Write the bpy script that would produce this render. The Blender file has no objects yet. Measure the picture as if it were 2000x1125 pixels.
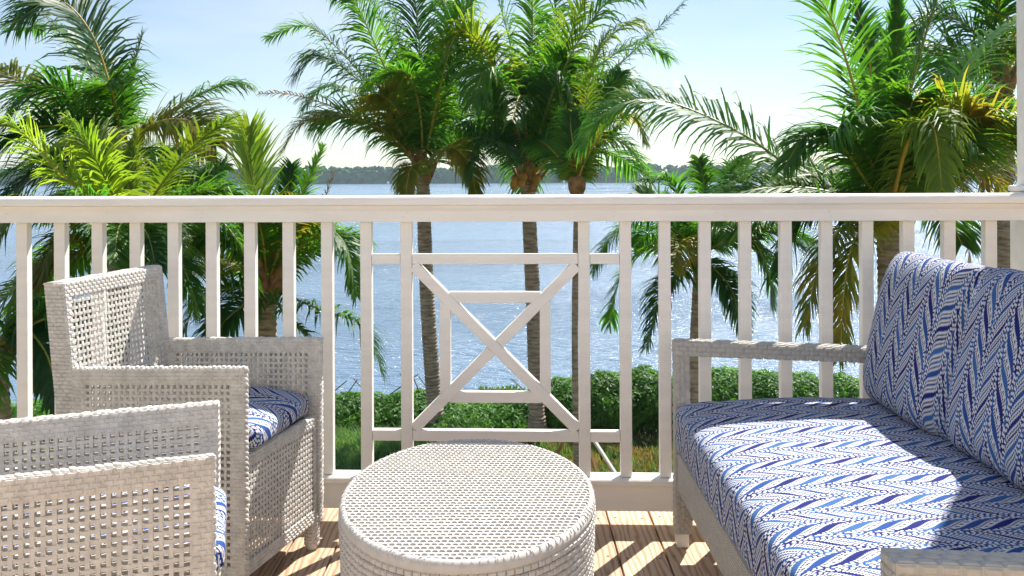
import bpy, math, random
from mathutils import Vector, Matrix, noise
random.seed(7)
sc = bpy.context.scene
C = sc.collection
R = math.radians

# ------------------------------------------------------------------ camera
F = 1700.0            # focal length in pixels of a 2000 px wide picture
CAMZ = 1.123          # metres above the deck
HY = 347.0            # row of the horizon
ROLL = -0.0045
cam_d = bpy.data.cameras.new('camera')
cam = bpy.data.objects.new('camera', cam_d); C.objects.link(cam)
cam_d.sensor_width = 36.0; cam_d.lens = F / 2000 * 36.0
cam_d.shift_y = -(562.5 - HY) / 2000
cam_d.clip_start = 0.05; cam_d.clip_end = 20000
cam.matrix_world = Matrix.Translation((0, 0, CAMZ)) @ Matrix.Rotation(math.pi/2, 4, 'X') @ Matrix.Rotation(ROLL, 4, 'Z')
sc.camera = cam

# ------------------------------------------------------------------ sky, sun, exposure
SUN_AZ, SUN_EL = R(35.0), R(52.5)
w = bpy.data.worlds.new('World'); sc.world = w; w.use_nodes = True
nt = w.node_tree; nt.nodes.clear()
out = nt.nodes.new('ShaderNodeOutputWorld'); bg = nt.nodes.new('ShaderNodeBackground')
sky = nt.nodes.new('ShaderNodeTexSky'); sky.sky_type = 'NISHITA'; sky.sun_disc = False
sky.sun_elevation = SUN_EL; sky.sun_rotation = SUN_AZ
sky.altitude = 0; sky.air_density = 1.0; sky.dust_density = 0.25; sky.ozone_density = 2.0
bg.inputs['Strength'].default_value = 0.066
# faint high cirrus over the whole dome
tc = nt.nodes.new('ShaderNodeTexCoord'); mp = nt.nodes.new('ShaderNodeMapping')
mp.inputs['Scale'].default_value = (1.2, 2.0, 7.0)
ns = nt.nodes.new('ShaderNodeTexNoise'); ns.inputs['Scale'].default_value = 1.6; ns.inputs['Detail'].default_value = 6
cr = nt.nodes.new('ShaderNodeValToRGB'); cr.color_ramp.elements[0].position = 0.40; cr.color_ramp.elements[1].position = 0.78
cr.color_ramp.elements[0].color = (0.05, 0.05, 0.05, 1)
cr.color_ramp.elements[1].color = (0.62, 0.62, 0.62, 1)
mx = nt.nodes.new('ShaderNodeMixRGB'); mx.inputs['Color2'].default_value = (7.5, 7.7, 8.0, 1)
L = nt.links.new
L(tc.outputs['Generated'], mp.inputs['Vector']); L(mp.outputs[0], ns.inputs['Vector']); L(ns.outputs['Fac'], cr.inputs[0])
L(cr.outputs[0], mx.inputs['Fac']); L(sky.outputs[0], mx.inputs['Color1']); L(mx.outputs[0], bg.inputs['Color']); L(bg.outputs[0], out.inputs[0])
sd = bpy.data.lights.new('sun', 'SUN'); sd.energy = 5.0; sd.angle = R(0.5); sd.color = (1.0, 0.95, 0.87)
so = bpy.data.objects.new('sun', sd); C.objects.link(so)
SDIR = Vector((math.sin(SUN_AZ)*math.cos(SUN_EL), math.cos(SUN_AZ)*math.cos(SUN_EL), math.sin(SUN_EL)))
so.rotation_euler = SDIR.to_track_quat('Z', 'Y').to_euler(); so.location = (3, 6, 12)
vs = sc.view_settings
vs.view_transform = 'Standard'; vs.look = 'None'; vs.gamma = 1.0; vs.exposure = 1.1
sc.cycles.max_bounces = 8; sc.cycles.diffuse_bounces = 5; sc.cycles.transparent_max_bounces = 8
sc.cycles.use_denoising = True

# ------------------------------------------------------------------ helpers
def P(px, py, Y):
    """world point that the photograph shows at (px, py) when it stands Y metres away"""
    dx, dy = px - 1000.0, -(py - HY)
    c, s = math.cos(ROLL), math.sin(ROLL)
    return Vector(((dx*c - dy*s) / F * Y, Y, CAMZ + (dx*s + dy*c) / F * Y))

class MB:
    def __init__(self): self.v = []; self.f = []; self.uv = None
    def add(self, vs, fs):
        o = len(self.v); self.v.extend(vs); self.f.extend([tuple(i + o for i in f) for f in fs])
    def hexa(self, p):      # p: 8 points, bottom loop 0-3, top loop 4-7
        self.add(p, [(3,2,1,0),(4,5,6,7),(0,1,5,4),(1,2,6,5),(2,3,7,6),(3,0,4,7)])
    def box(self, x0, x1, y0, y1, z0, z1):
        self.hexa([(x0,y0,z0),(x1,y0,z0),(x1,y1,z0),(x0,y1,z0),(x0,y0,z1),(x1,y0,z1),(x1,y1,z1),(x0,y1,z1)])
    def tube(self, pts, rad, n=8, cap=True):
        pts = [Vector(p) for p in pts]; o = len(self.v); ref = Vector((0.3, 0.2, 1)).normalized()
        for i, p in enumerate(pts):
            t = (pts[min(i+1, len(pts)-1)] - pts[max(i-1, 0)]).normalized()
            a = t.cross(ref)
            if a.length < 0.05: a = t.cross(Vector((1, 0, 0)))
            a.normalize(); b = t.cross(a); r = rad[i] if isinstance(rad, (list, tuple)) else rad
            for k in range(n):
                g = 2*math.pi*k/n; self.v.append(tuple(p + a*(math.cos(g)*r) + b*(math.sin(g)*r)))
        for i in range(len(pts)-1):
            for k in range(n):
                k2 = (k+1) % n
                self.f.append((o+i*n+k, o+i*n+k2, o+(i+1)*n+k2, o+(i+1)*n+k))
        if cap:
            self.f.append(tuple(o+k for k in range(n))[::-1]); self.f.append(tuple(o+(len(pts)-1)*n+k for k in range(n)))
    def lump(self, c, ax, ay, az, seg=6, rings=4):
        c = Vector(c); o = len(self.v)
        self.v.append(tuple(c + az)); 
        for i in range(1, rings):
            th = math.pi*i/rings
            for k in range(seg):
                g = 2*math.pi*k/seg
                self.v.append(tuple(c + az*math.cos(th) + (ax*math.cos(g) + ay*math.sin(g))*math.sin(th)))
        self.v.append(tuple(c - az)); last = len(self.v)-1
        for k in range(seg):
            k2 = (k+1) % seg
            self.f.append((o, o+1+k, o+1+k2)); self.f.append((last, last-seg+k2, last-seg+k))
            for i in range(rings-2):
                a = o+1+i*seg; self.f.append((a+k, a+seg+k, a+seg+k2, a+k2))
    def build(self, name, mat, parent=None, smooth=False, bevel=0):
        me = bpy.data.meshes.new(name); me.from_pydata([tuple(q) for q in self.v], [], self.f); me.update()
        if self.uv:
            l = me.uv_layers.new(name='UVMap')
            for lp in me.loops: l.data[lp.index].uv = self.uv[lp.vertex_index]
        if smooth:
            for p in me.polygons: p.use_smooth = True
        me.materials.append(mat)
        o = bpy.data.objects.new(name, me); C.objects.link(o)
        if parent: o.parent = parent
        if bevel:
            b = o.modifiers.new('bevel', 'BEVEL'); b.width = bevel; b.segments = 2; b.limit_method = 'ANGLE'
        return o

def tag(o, label=None, cat=None, group=None, kind=None):
    if label: o['label'] = label
    if cat: o['category'] = cat
    if group: o['group'] = group
    if kind: o['kind'] = kind
    return o
def empty(name, loc=(0,0,0), rz=0):
    o = bpy.data.objects.new(name, None); C.objects.link(o); o.location = loc; o.rotation_euler = (0,0,rz)
    o.empty_display_size = 0.1
    return o

# ------------------------------------------------------------------ materials
def mat(name, col, rough=0.6, spec=0.3, noise_amt=0.0, nscale=8.0, col2=None, bump=0.0, bscale=60.0, stretch=(1,1,1), coord='Object'):
    m = bpy.data.materials.new(name); m.use_nodes = True; t = m.node_tree; b = t.nodes['Principled BSDF']
    b.inputs['Roughness'].default_value = rough; b.inputs['Specular IOR Level'].default_value = spec
    b.inputs['Base Color'].default_value = (*col, 1)
    if noise_amt or bump:
        tc = t.nodes.new('ShaderNodeTexCoord'); mp = t.nodes.new('ShaderNodeMapping'); mp.inputs['Scale'].default_value = stretch
        t.links.new(tc.outputs[coord], mp.inputs['Vector'])
    if noise_amt:
        n = t.nodes.new('ShaderNodeTexNoise'); n.inputs['Scale'].default_value = nscale; n.inputs['Detail'].default_value = 5
        t.links.new(mp.outputs[0], n.inputs['Vector'])
        r = t.nodes.new('ShaderNodeValToRGB'); c2 = col2 or tuple(c*(1-noise_amt) for c in col)
        r.color_ramp.elements[0].position = 0.35; r.color_ramp.elements[1].position = 0.65
        r.color_ramp.elements[0].color = (*c2, 1); r.color_ramp.elements[1].color = (*col, 1)
        t.links.new(n.outputs['Fac'], r.inputs[0]); t.links.new(r.outputs[0], b.inputs['Base Color'])
    if bump:
        n2 = t.nodes.new('ShaderNodeTexNoise'); n2.inputs['Scale'].default_value = bscale; n2.inputs['Detail'].default_value = 4
        t.links.new(mp.outputs[0], n2.inputs['Vector'])
        bp = t.nodes.new('ShaderNodeBump'); bp.inputs['Strength'].default_value = bump; bp.inputs['Distance'].default_value = 0.01
        t.links.new(n2.outputs['Fac'], bp.inputs['Height']); t.links.new(bp.outputs[0], b.inputs['Normal'])
    return m

def leaf_mat(name, col, col2, trans=0.4, rough=0.38, tcol=None):
    m = bpy.data.materials.new(name); m.use_nodes = True; t = m.node_tree; b = t.nodes['Principled BSDF']; o = t.nodes['Material Output']
    tc = t.nodes.new('ShaderNodeTexCoord'); n = t.nodes.new('ShaderNodeTexNoise'); n.inputs['Scale'].default_value = 2.2; n.inputs['Detail'].default_value = 4
    oi = t.nodes.new('ShaderNodeObjectInfo')
    ad = t.nodes.new('ShaderNodeVectorMath'); ad.operation = 'ADD'
    t.links.new(tc.outputs['Object'], ad.inputs[0]); t.links.new(oi.outputs['Random'], ad.inputs[1]); t.links.new(ad.outputs[0], n.inputs['Vector'])
    r = t.nodes.new('ShaderNodeValToRGB'); r.color_ramp.elements[0].position = 0.36; r.color_ramp.elements[1].position = 0.64
    r.color_ramp.elements[0].color = (*col, 1); r.color_ramp.elements[1].color = (*col2, 1)
    t.links.new(n.outputs['Fac'], r.inputs[0])
    hs = t.nodes.new('ShaderNodeHueSaturation'); mr = t.nodes.new('ShaderNodeMapRange')
    mr.inputs['To Min'].default_value = 0.75; mr.inputs['To Max'].default_value = 1.25
    t.links.new(oi.outputs['Random'], mr.inputs['Value']); t.links.new(mr.outputs[0], hs.inputs['Value']); t.links.new(r.outputs[0], hs.inputs['Color'])
    t.links.new(hs.outputs[0], b.inputs['Base Color'])
    b.inputs['Roughness'].default_value = rough+.08; b.inputs['Specular IOR Level'].default_value = 0.3
    tr = t.nodes.new('ShaderNodeBsdfTranslucent'); mu = t.nodes.new('ShaderNodeMixRGB'); mu.blend_type = 'MULTIPLY'; mu.inputs['Fac'].default_value = 1
    mu.inputs['Color2'].default_value = (*(tcol or (2.4, 2.6, 0.8)), 1)
    t.links.new(hs.outputs[0], mu.inputs['Color1']); t.links.new(mu.outputs[0], tr.inputs['Color'])
    ms = t.nodes.new('ShaderNodeMixShader'); ms.inputs[0].default_value = trans
    t.links.new(b.outputs[0], ms.inputs[1]); t.links.new(tr.outputs[0], ms.inputs[2]); t.links.new(ms.outputs[0], o.inputs['Surface'])
    return m

def fabric(name, period=0.168, band=0.062, amp=0.095, warp=0.006, wscale=5.0):
    m = bpy.data.materials.new(name); m.use_nodes = True; t = m.node_tree; N = t.nodes; K = t.links.new
    b = N['Principled BSDF']; b.inputs['Roughness'].default_value = 0.9; b.inputs['Specular IOR Level'].default_value = 0.1
    uv = N.new('ShaderNodeUVMap'); sp = N.new('ShaderNodeSeparateXYZ')
    nz = N.new('ShaderNodeTexNoise'); nz.inputs['Scale'].default_value = wscale; nz.inputs['Detail'].default_value = 2
    K(uv.outputs[0], nz.inputs['Vector'])
    def M(op, a, bb=None, c=None):
        n = N.new('ShaderNodeMath'); n.operation = op
        for i, x in enumerate((a, bb, c)):
            if x is None: continue
            if isinstance(x, (int, float)): n.inputs[i].default_value = x
            else: K(x, n.inputs[i])
        return n.outputs[0]
    cs = N.new('ShaderNodeSeparateXYZ'); K(nz.outputs['Color'], cs.inputs[0]); K(uv.outputs[0], sp.inputs[0])
    u = M('ADD', sp.outputs[0], M('MULTIPLY', M('SUBTRACT', cs.outputs[0], 0.5), warp*4))
    v = M('ADD', sp.outputs[1], M('MULTIPLY', M('SUBTRACT', cs.outputs[1], 0.5), warp*2))
    vq = M('SNAP', v, 0.0036)
    tri = M('SUBTRACT', M('MULTIPLY', M('DIVIDE', M('PINGPONG', vq, band), band), 2.0), 1.0)
    g = M('DIVIDE', M('TANGENT', M('MULTIPLY', tri, 1.27)), math.tan(1.27))
    par = M('MODULO', M('FLOOR', M('DIVIDE', M('ADD', vq, band*20), band)), 2.0)
    ph = M('FRACT', M('ADD', M('DIVIDE', M('ADD', u, M('MULTIPLY', g, amp)), period), M('MULTIPLY', par, 0.19)))
    def ramp(stops):
        r = N.new('ShaderNodeValToRGB'); e = r.color_ramp.elements; r.color_ramp.interpolation = 'CONSTANT'
        e[0].position = stops[0][0]; e[0].color = (*stops[0][1], 1); e[1].position = stops[1][0]; e[1].color = (*stops[1][1], 1)
        for p, c in stops[2:]:
            x = e.new(p); x.color = (*c, 1)
        K(ph, r.inputs[0]); return r.outputs[0]
    W = (0.56, 0.555, 0.565); B1 = (0.018, 0.022, 0.13); B2 = (0.026, 0.065, 0.225); B3 = (0.045, 0.115, 0.29); NV = (0.018, 0.017, 0.045); GY = (0.16, 0.18, 0.30); DK = (0.03, 0.028, 0.05); LB = (0.30, 0.40, 0.64)
    base = []
    for i_, bl_ in enumerate((B1, B2, B3)):
        for p_, c_ in ((0, bl_), (.44, LB), (.47, W), (.58, DK), (.70, W), (.80, GY), (.825, NV), (.88, W), (.97, GY)):
            base.append(((i_ + p_)/3, c_))
    dset = {(i_ + .58)/3 for i_ in range(3)}
    dots = [(p, (W if p in dset else c)) for p, c in base]
    dm = M('GREATER_THAN', M('SINE', M('MULTIPLY', v, 2*math.pi/0.0105)), 0.0)
    mxn = N.new('ShaderNodeMixRGB'); K(dm, mxn.inputs[0]); K(ramp(base), mxn.inputs[1]); K(ramp(dots), mxn.inputs[2])
    thin = []
    for i_, bl_ in enumerate((B2, B1, B3)):
        for p_, c_ in ((0, bl_), (.26, LB), (.30, W), (.40, DK), (.48, W), (.58, bl_), (.70, W), (.80, GY), (.84, DK), (.89, W)):
            thin.append(((i_ + p_)/3, c_))
    mx2 = N.new('ShaderNodeMixRGB'); K(par, mx2.inputs[0]); K(mxn.outputs[0], mx2.inputs[1]); K(ramp(thin), mx2.inputs[2])
    K(mx2.outputs[0], b.inputs['Base Color'])
    wv = N.new('ShaderNodeTexNoise'); wv.inputs['Scale'].default_value = 600; K(uv.outputs[0], wv.inputs['Vector'])
    bp = N.new('ShaderNodeBump'); bp.inputs['Strength'].default_value = 0.25; bp.inputs['Distance'].default_value = 0.002
    K(wv.outputs['Fac'], bp.inputs['Height']); K(bp.outputs[0], b.inputs['Normal'])
    return m

M_PAINT = mat('white_paint', (0.80, 0.765, 0.715), 0.45, 0.35, 0.09, 3.5, bump=0.10, bscale=25, stretch=(1, 6, 6))
M_WICK = mat('wicker', (0.60, 0.57, 0.525), 0.45, 0.4, 0.22, 40.0)
M_WICK2 = mat('wicker_sofa', (0.43, 0.41, 0.37), 0.5, 0.4, 0.14, 55.0)
M_WTAB = mat('wicker_table', (0.56, 0.54, 0.51), 0.75, 0.1, 0.10, 55.0)
M_CORE = mat('wicker_core', (0.22, 0.20, 0.175), 0.7, 0.2, 0.1, 30.0)
M_METAL = mat('foot_metal', (0.66, 0.65, 0.62), 0.4, 0.5, 0.05, 20)
M_FAB = fabric('zigzag_fabric')
M_FAB2 = fabric('zigzag_fabric_warped', 0.186, 0.085, 0.13, 0.03, 4.0)
M_LEAF = leaf_mat('palm_leaf', (0.035, 0.115, 0.024), (0.085, 0.185, 0.024), 0.48)
M_LEAFD = leaf_mat('palm_leaf_deep', (0.024, 0.085, 0.028), (0.055, 0.14, 0.03), 0.42)
M_LEAFY = leaf_mat('palm_leaf_yellowing', (0.10, 0.155, 0.022), (0.22, 0.19, 0.03), 0.55, tcol=(2.0, 1.9, 0.8))
M_LEAFB = leaf_mat('palm_leaf_young', (0.12, 0.21, 0.03), (0.20, 0.26, 0.04), 0.45, tcol=(2.2, 2.3, 0.7))
M_LEAFR = leaf_mat('palm_leaf_dry', (0.20, 0.11, 0.045), (0.28, 0.17, 0.07), 0.3, 0.7, tcol=(1.5, 1.3, 1.0))
M_RACH = mat('rachis', (0.30, 0.30, 0.05), 0.45, 0.4, 0.3, 3.0)
M_RACHY = mat('rachis_yellow', (0.50, 0.36, 0.06), 0.45, 0.4, 0.3, 3.0)
M_TRUNK = mat('palm_trunk', (0.42, 0.34, 0.275), 0.9, 0.1, 0.5, 5.0, col2=(0.20, 0.15, 0.115), bump=0.8, bscale=9, stretch=(1, 1, 5))
M_BOOT = mat('leaf_base', (0.36, 0.20, 0.09), 0.85, 0.1, 0.5, 8.0, col2=(0.16, 0.09, 0.05))
M_NUT = mat('coconut', (0.48, 0.26, 0.05), 0.5, 0.3, 0.35, 9.0)
M_HEDGE = leaf_mat('hedge_leaf', (0.045, 0.13, 0.024), (0.10, 0.23, 0.04), 0.35, 0.45)
M_GRASS = leaf_mat('green_grass', (0.065, 0.14, 0.06), (0.13, 0.21, 0.10), 0.3, 0.6)
M_DRY = leaf_mat('dry_grass', (0.20, 0.18, 0.05), (0.36, 0.29, 0.11), 0.3, 0.7, tcol=(1.5, 1.4, 0.8))
M_WOOD = mat('stake_wood', (0.46, 0.24, 0.11), 0.8, 0.2, 0.3, 6.0, stretch=(1, 1, 0.1))
M_STRAP = mat('strap', (0.75, 0.74, 0.72), 0.6)
M_ISLE = mat('mangrove', (0.035, 0.135, 0.055), 0.9, 0.05, 0.6, 0.12, col2=(0.016, 0.06, 0.036))

def plank_mat():
    m = bpy.data.materials.new('deck_board'); m.use_nodes = True; t = m.node_tree; N = t.nodes; K = t.links.new; b = N['Principled BSDF']
    b.inputs['Roughness'].default_value = 0.7; b.inputs['Specular IOR Level'].default_value = 0.25
    tc = N.new('ShaderNodeTexCoord'); oi = N.new('ShaderNodeObjectInfo')
    off = N.new('ShaderNodeVectorMath'); off.operation = 'MULTIPLY_ADD'
    K(oi.outputs['Random'], off.inputs[0]); off.inputs[1].default_value = (13, 29, 7); K(tc.outputs['Object'], off.inputs[2])
    mp = N.new('ShaderNodeMapping'); mp.inputs['Scale'].default_value = (1, 0.16, 1); K(off.outputs[0], mp.inputs[0])
    wv = N.new('ShaderNodeTexWave'); wv.wave_type = 'BANDS'; wv.bands_direction = 'X'; wv.inputs['Scale'].default_value = 16
    wv.inputs['Distortion'].default_value = 9; wv.inputs['Detail'].default_value = 3; wv.inputs['Detail Scale'].default_value = 1.4
    K(mp.outputs[0], wv.inputs['Vector'])
    nz = N.new('ShaderNodeTexNoise'); nz.inputs['Scale'].default_value = 7; nz.inputs['Detail'].default_value = 6; K(mp.outputs[0], nz.inputs['Vector'])
    r = N.new('ShaderNodeValToRGB'); e = r.color_ramp.elements
    e[0].position = 0.0; e[0].color = (0.40, 0.255, 0.155, 1); e[1].position = 0.55; e[1].color = (0.62, 0.45, 0.31, 1)
    K(wv.outputs['Fac'], r.inputs[0])
    hs = N.new('ShaderNodeHueSaturation'); mr = N.new('ShaderNodeMapRange'); mr.inputs['To Min'].default_value = 0.85; mr.inputs['To Max'].default_value = 1.15
    K(oi.outputs['Random'], mr.inputs[0]); K(mr.outputs[0], hs.inputs['Value']); K(r.outputs[0], hs.inputs['Color'])
    mxx = N.new('ShaderNodeMixRGB'); mxx.blend_type = 'MULTIPLY'; mxx.inputs[0].default_value = 0.35
    K(hs.outputs[0], mxx.inputs[1]); K(nz.outputs['Fac'], mxx.inputs[2]); K(mxx.outputs[0], b.inputs['Base Color'])
    bp = N.new('ShaderNodeBump'); bp.inputs['Strength'].default_value = 0.25; bp.inputs['Distance'].default_value = 0.003
    K(wv.outputs['Fac'], bp.inputs['Height']); K(bp.outputs[0], b.inputs['Normal'])
    return m
M_PLANK = plank_mat()

def water_mat():
    m = bpy.data.materials.new('sea_water'); m.use_nodes = True; t = m.node_tree; N = t.nodes; K = t.links.new; b = N['Principled BSDF']
    b.inputs['Base Color'].default_value = (0.12, 0.195, 0.295, 1); b.inputs['Roughness'].default_value = 0.16; b.inputs['IOR'].default_value = 1.33
    tc = N.new('ShaderNodeTexCoord'); prev = None
    for scl, st, dist in ((0.9, (0.55, 1.3, 1), 0.35), (3.2, (0.6, 1.3, 1), 0.2), (0.05, (0.6, 1.6, 1), 1.2)):
        mp = N.new('ShaderNodeMapping'); mp.inputs['Scale'].default_value = st; mp.inputs['Rotation'].default_value = (0, 0, R(12)); K(tc.outputs['Object'], mp.inputs[0])
        n = N.new('ShaderNodeTexNoise'); n.inputs['Scale'].default_value = scl; n.inputs['Detail'].default_value = 4; n.inputs['Roughness'].default_value = 0.6
        K(mp.outputs[0], n.inputs['Vector'])
        bp = N.new('ShaderNodeBump'); bp.inputs['Strength'].default_value = 1.0; bp.inputs['Distance'].default_value = dist
        K(n.outputs['Fac'], bp.inputs['Height'])
        if prev: K(prev, bp.inputs['Normal'])
        prev = bp.outputs[0]
    K(prev, b.inputs['Normal'])
    mp = N.new('ShaderNodeMapping'); mp.inputs['Scale'].default_value = (0.010, 0.045, 1); K(tc.outputs['Object'], mp.inputs[0])
    n = N.new('ShaderNodeTexNoise'); n.inputs['Scale'].default_value = 1.0; n.inputs['Detail'].default_value = 5; K(mp.outputs[0], n.inputs['Vector'])
    mr = N.new('ShaderNodeMapRange'); mr.inputs['From Min'].default_value = .35; mr.inputs['From Max'].default_value = .65; mr.inputs['To Min'].default_value = .06; mr.inputs['To Max'].default_value = .26
    K(n.outputs['Fac'], mr.inputs[0]); K(mr.outputs[0], b.inputs['Roughness'])
    return m
M_WATER = water_mat()

# ------------------------------------------------------------------ ground, water, far shore
GZ = CAMZ - 5.5      # lawn level
WZ = CAMZ - 6.2      # water level
def ground_mat():
    m = bpy.data.materials.new('lawn_soil'); m.use_nodes = True; t = m.node_tree; N = t.nodes; K = t.links.new; b = N['Principled BSDF']
    b.inputs['Roughness'].default_value = 0.95; b.inputs['Specular IOR Level'].default_value = 0.1
    tc = N.new('ShaderNodeTexCoord'); n = N.new('ShaderNodeTexNoise'); n.inputs['Scale'].default_value = 0.9; n.inputs['Detail'].default_value = 8
    K(tc.outputs['Object'], n.inputs['Vector'])
    r = N.new('ShaderNodeValToRGB'); e = r.color_ramp.elements
    e[0].position = 0.36; e[0].color = (0.09, 0.10, 0.03, 1); e[1].position = 0.62; e[1].color = (0.19, 0.165, 0.07, 1)
    K(n.outputs['Fac'], r.inputs[0]); K(r.outputs[0], b.inputs['Base Color'])
    return m
g = MB()
n = 40
for i in range(n+1):
    for j in range(9):
        x = -60 + 120*i/n; y = -30 + 54.5*j/8
        z = GZ if j < 7 else (GZ - 0.35 if j == 7 else WZ - 0.5)
        if j == 7: y = 21.8
        if j == 8: y = 25.5 + 1.2*math.sin(i*0.9) + 0.6*math.sin(i*2.3)
        g.v.append((x, y, z + 0.05*math.sin(i*1.7 + j)))
for i in range(n):
    for j in range(8): g.f.append((i*9+j, (i+1)*9+j, (i+1)*9+j+1, i*9+j+1))
tag(g.build('ground', ground_mat(), smooth=True), kind='structure')
wt = MB(); wt.add([(-4000, 20, WZ), (4000, 20, WZ), (4000, 6000, WZ), (-4000, 6000, WZ)], [(0, 1, 2, 3)])
tag(wt.build('water', M_WATER), kind='structure')
isl = MB(); rnd = random.Random(3)
for k in range(6500):
    x = rnd.uniform(-900, 900); y = 950 + abs(rnd.gauss(0, 1))*40
    env = 19.5 + 3.5*noise.noise((x*0.006, 3.1, 0)) + 3.5*noise.noise((x*0.03, 8.1, 0)) + 1.8*math.sin(x*0.004)
    r = rnd.uniform(1.3, 3.4); zt = rnd.uniform(0.0, 1.0)**0.6 * (env - r*0.7)
    c = Vector((x, y, WZ + zt))
    isl.lump(c, Vector((r*rnd.uniform(.8, 1.5), 0, rnd.uniform(-1, 1))), Vector((0, r, rnd.uniform(-1, 1))), Vector((rnd.uniform(-1, 1), 0, r*rnd.uniform(.6, 1.0))), 6, 3)
isl.hexa([(-950, 952, WZ-1), (950, 952, WZ-1), (950, 1090, WZ-1), (-950, 1090, WZ-1), (-950, 952, WZ+12), (950, 952, WZ+12), (950, 1090, WZ+12), (-950, 1090, WZ+12)])
tag(isl.build('far_treeline', M_ISLE), 'dark green mangrove shore far across the water', 'treeline', kind='stuff')
for px in (758, 1102):
    mk = MB(); b0 = P(px, 357, 700); r = 0.35
    mk.tube([(b0.x, b0.y, WZ-1), (b0.x, b0.y, WZ+2.6)], r, 6); mk.box(b0.x-.9, b0.x+.9, b0.y-.2, b0.y-.1, WZ+1.8, WZ+3.6)
    tag(mk.build('channel_marker', M_STRAP), 'tiny channel marker post on the water, %s' % ('left of the palm trunks' if px < 900 else 'beside the slim palm'), 'marker', 'channel markers')

# ------------------------------------------------------------------ deck, and unseen house wall added for bounce light
deck = empty('deck'); tag(deck, kind='structure')
pl = MB(); hw = 0.0685
pl.box(-hw, hw, -2.4, 3.06, -0.028, 0.0)
proto = None
for k in range(-17, 18):
    x = 0.311 + 0.142*(k + 0.5)
    if proto is None:
        proto = pl.build('plank', M_PLANK, deck, bevel=0.003); o = proto
    else:
        o = proto.copy(); C.objects.link(o); o.parent = deck
    o.location = (x, 0, 0)
scw = MB()
for k in range(-9, 10):
    for yy in (2.873, 2.57, 2.265, 1.96):
        for dx in (-0.045, 0.045):
            x = 0.311 + 0.142*(k + 0.5) + dx + random.uniform(-.006, .006); y = yy + random.uniform(-.012, .012)
            scw.tube([(x, y, 0.0005), (x, y, 0.0012)], 0.0042, 8)
tag(scw.build('screws', mat('screw', (0.16, 0.11, 0.08), 0.6, 0.4), deck), kind='stuff')
sub = MB(); sub.box(-2.4, 2.6, -2.4, 2.98, -0.35, -0.06)
tag(sub.build('deck_frame', M_PAINT, deck))
hwall = empty('unseen_bounce_wall'); tag(hwall, 'unseen white clapboard house wall added behind the camera to bounce sunlight', 'wall', kind='structure')  # out of view, put in so its sunlit boards throw fill light forward
bb = MB(); bb.hexa([(-3, -2.42, 0), (3, -2.42, 0), (3, -2.40, 0), (-3, -2.40, 0), (-3, -2.40, .16), (3, -2.40, .16), (3, -2.39, .16), (-3, -2.39, .16)])
cb = None
for k in range(20):
    if cb is None: cb = bb.build('clapboard', M_PAINT, hwall); o = cb
    else: o = cb.copy(); C.objects.link(o); o.parent = hwall
    o.location.z = k*0.152

# ------------------------------------------------------------------ railing
TH = math.atan(0.040)
rail = empty('balcony_railing', (0, 2.816, 0), -TH)
tag(rail, 'white painted balcony railing with crossed square centre panel', 'railing')
S0, S1 = -2.1, 1.659
def rb(name, s0, s1, d0, d1, z0, z1, bev=0.003):
    m = MB(); m.box(s0, s1, d0, d1, z0, z1); return m.build(name, M_PAINT, rail, bevel=bev)
# cap with moulded front edge, swept profile
def sweep(name, prof):
    m = MB(); k = len(prof)
    for s in (S0, S1): m.v.extend([(s, d, z) for d, z in prof])
    for i in range(k): m.f.append((i, (i+1) % k, k + (i+1) % k, k + i))
    m.f.append(tuple(range(k))[::-1]); m.f.append(tuple(range(k, 2*k)))
    return m.build(name, M_PAINT, rail, bevel=0.002)
sweep('rail_cap', [(-.052, 1.036), (-.056, 1.040), (-.056, 1.056), (-.050, 1.0635), (-.02, 1.0665), (.075, 1.0665), (.098, 1.0635), (.104, 1.056), (.104, 1.036)])
sweep('top_rail', [(-.030, .982), (-.030, 1.018), (-.040, 1.028), (-.046, 1.0355), (.090, 1.0355), (.075, 1.018), (.075, .982)])
sweep('bottom_rail_cap', [(-.022, .136), (-.022, .150), (-.016, .156), (.05, .156), (.058, .150), (.058, .136)])
sweep('bottom_rail', [(-.010, .051), (-.010, .1355), (.046, .1355), (.046, .051)])
nh = MB()
for q_ in range(-5, 6):
    for zz in (.998, 1.012):
        x_ = q_*.335 + random.uniform(-.02, .02); nh.tube([(x_, -.0303, zz), (x_, -.0309, zz)], .0022, 8)
tag(nh.build('nail_heads', mat('nail_filler', (0.66, 0.62, 0.56), 0.6), rail), kind='stuff')
BW, BD0, BD1 = .0185, 0.0, 0.030
bz0, bz1 = .157, .981
m = MB(); m.box(-BW, BW, BD0, BD1, bz0, bz1); bal = None
sl = [-.607 - .1274*k for k in range(12)] + [.4906 + .1284*k for k in range(9)]
for s in sl:
    if bal is None: bal = m.build('baluster', M_PAINT, rail, bevel=0.002); o = bal
    else:
        o = bal.copy(); C.objects.link(o); o.parent = rail
    o.location.x = s
for s in (-.478, -.346, .2315, .3645):
    o = bal.copy(); C.objects.link(o); o.parent = rail; o.location.x = s; o.name = 'panel_post'
e = .0006
for z0, z1 in ((.843, .876), (.268, .303)):
    rb('panel_rail', -.3275+e, .213-e, BD0+.001, BD1-.001, z0, z1)
    rb('panel_rail', -.4595+e, -.3645-e, BD0+.001, BD1-.001, z0, z1)
    rb('panel_rail', .25+e, .346-e, BD0+.001, BD1-.001, z0, z1)
def bar(name, a, b_, wd, d0, d1):
    a = Vector((a[0], 0, a[1])); b_ = Vector((b_[0], 0, b_[1])); t = (b_-a).normalized(); q = Vector((-t.z, 0, t.x))*wd/2
    m = MB(); pts = []
    for d in (d0, d1): pts += [a-q+Vector((0, d, 0)), b_-q+Vector((0, d, 0)), b_+q+Vector((0, d, 0)), a+q+Vector((0, d, 0))]
    m.hexa(pts); return m.build(name, M_PAINT, rail, bevel=0.002)
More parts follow.
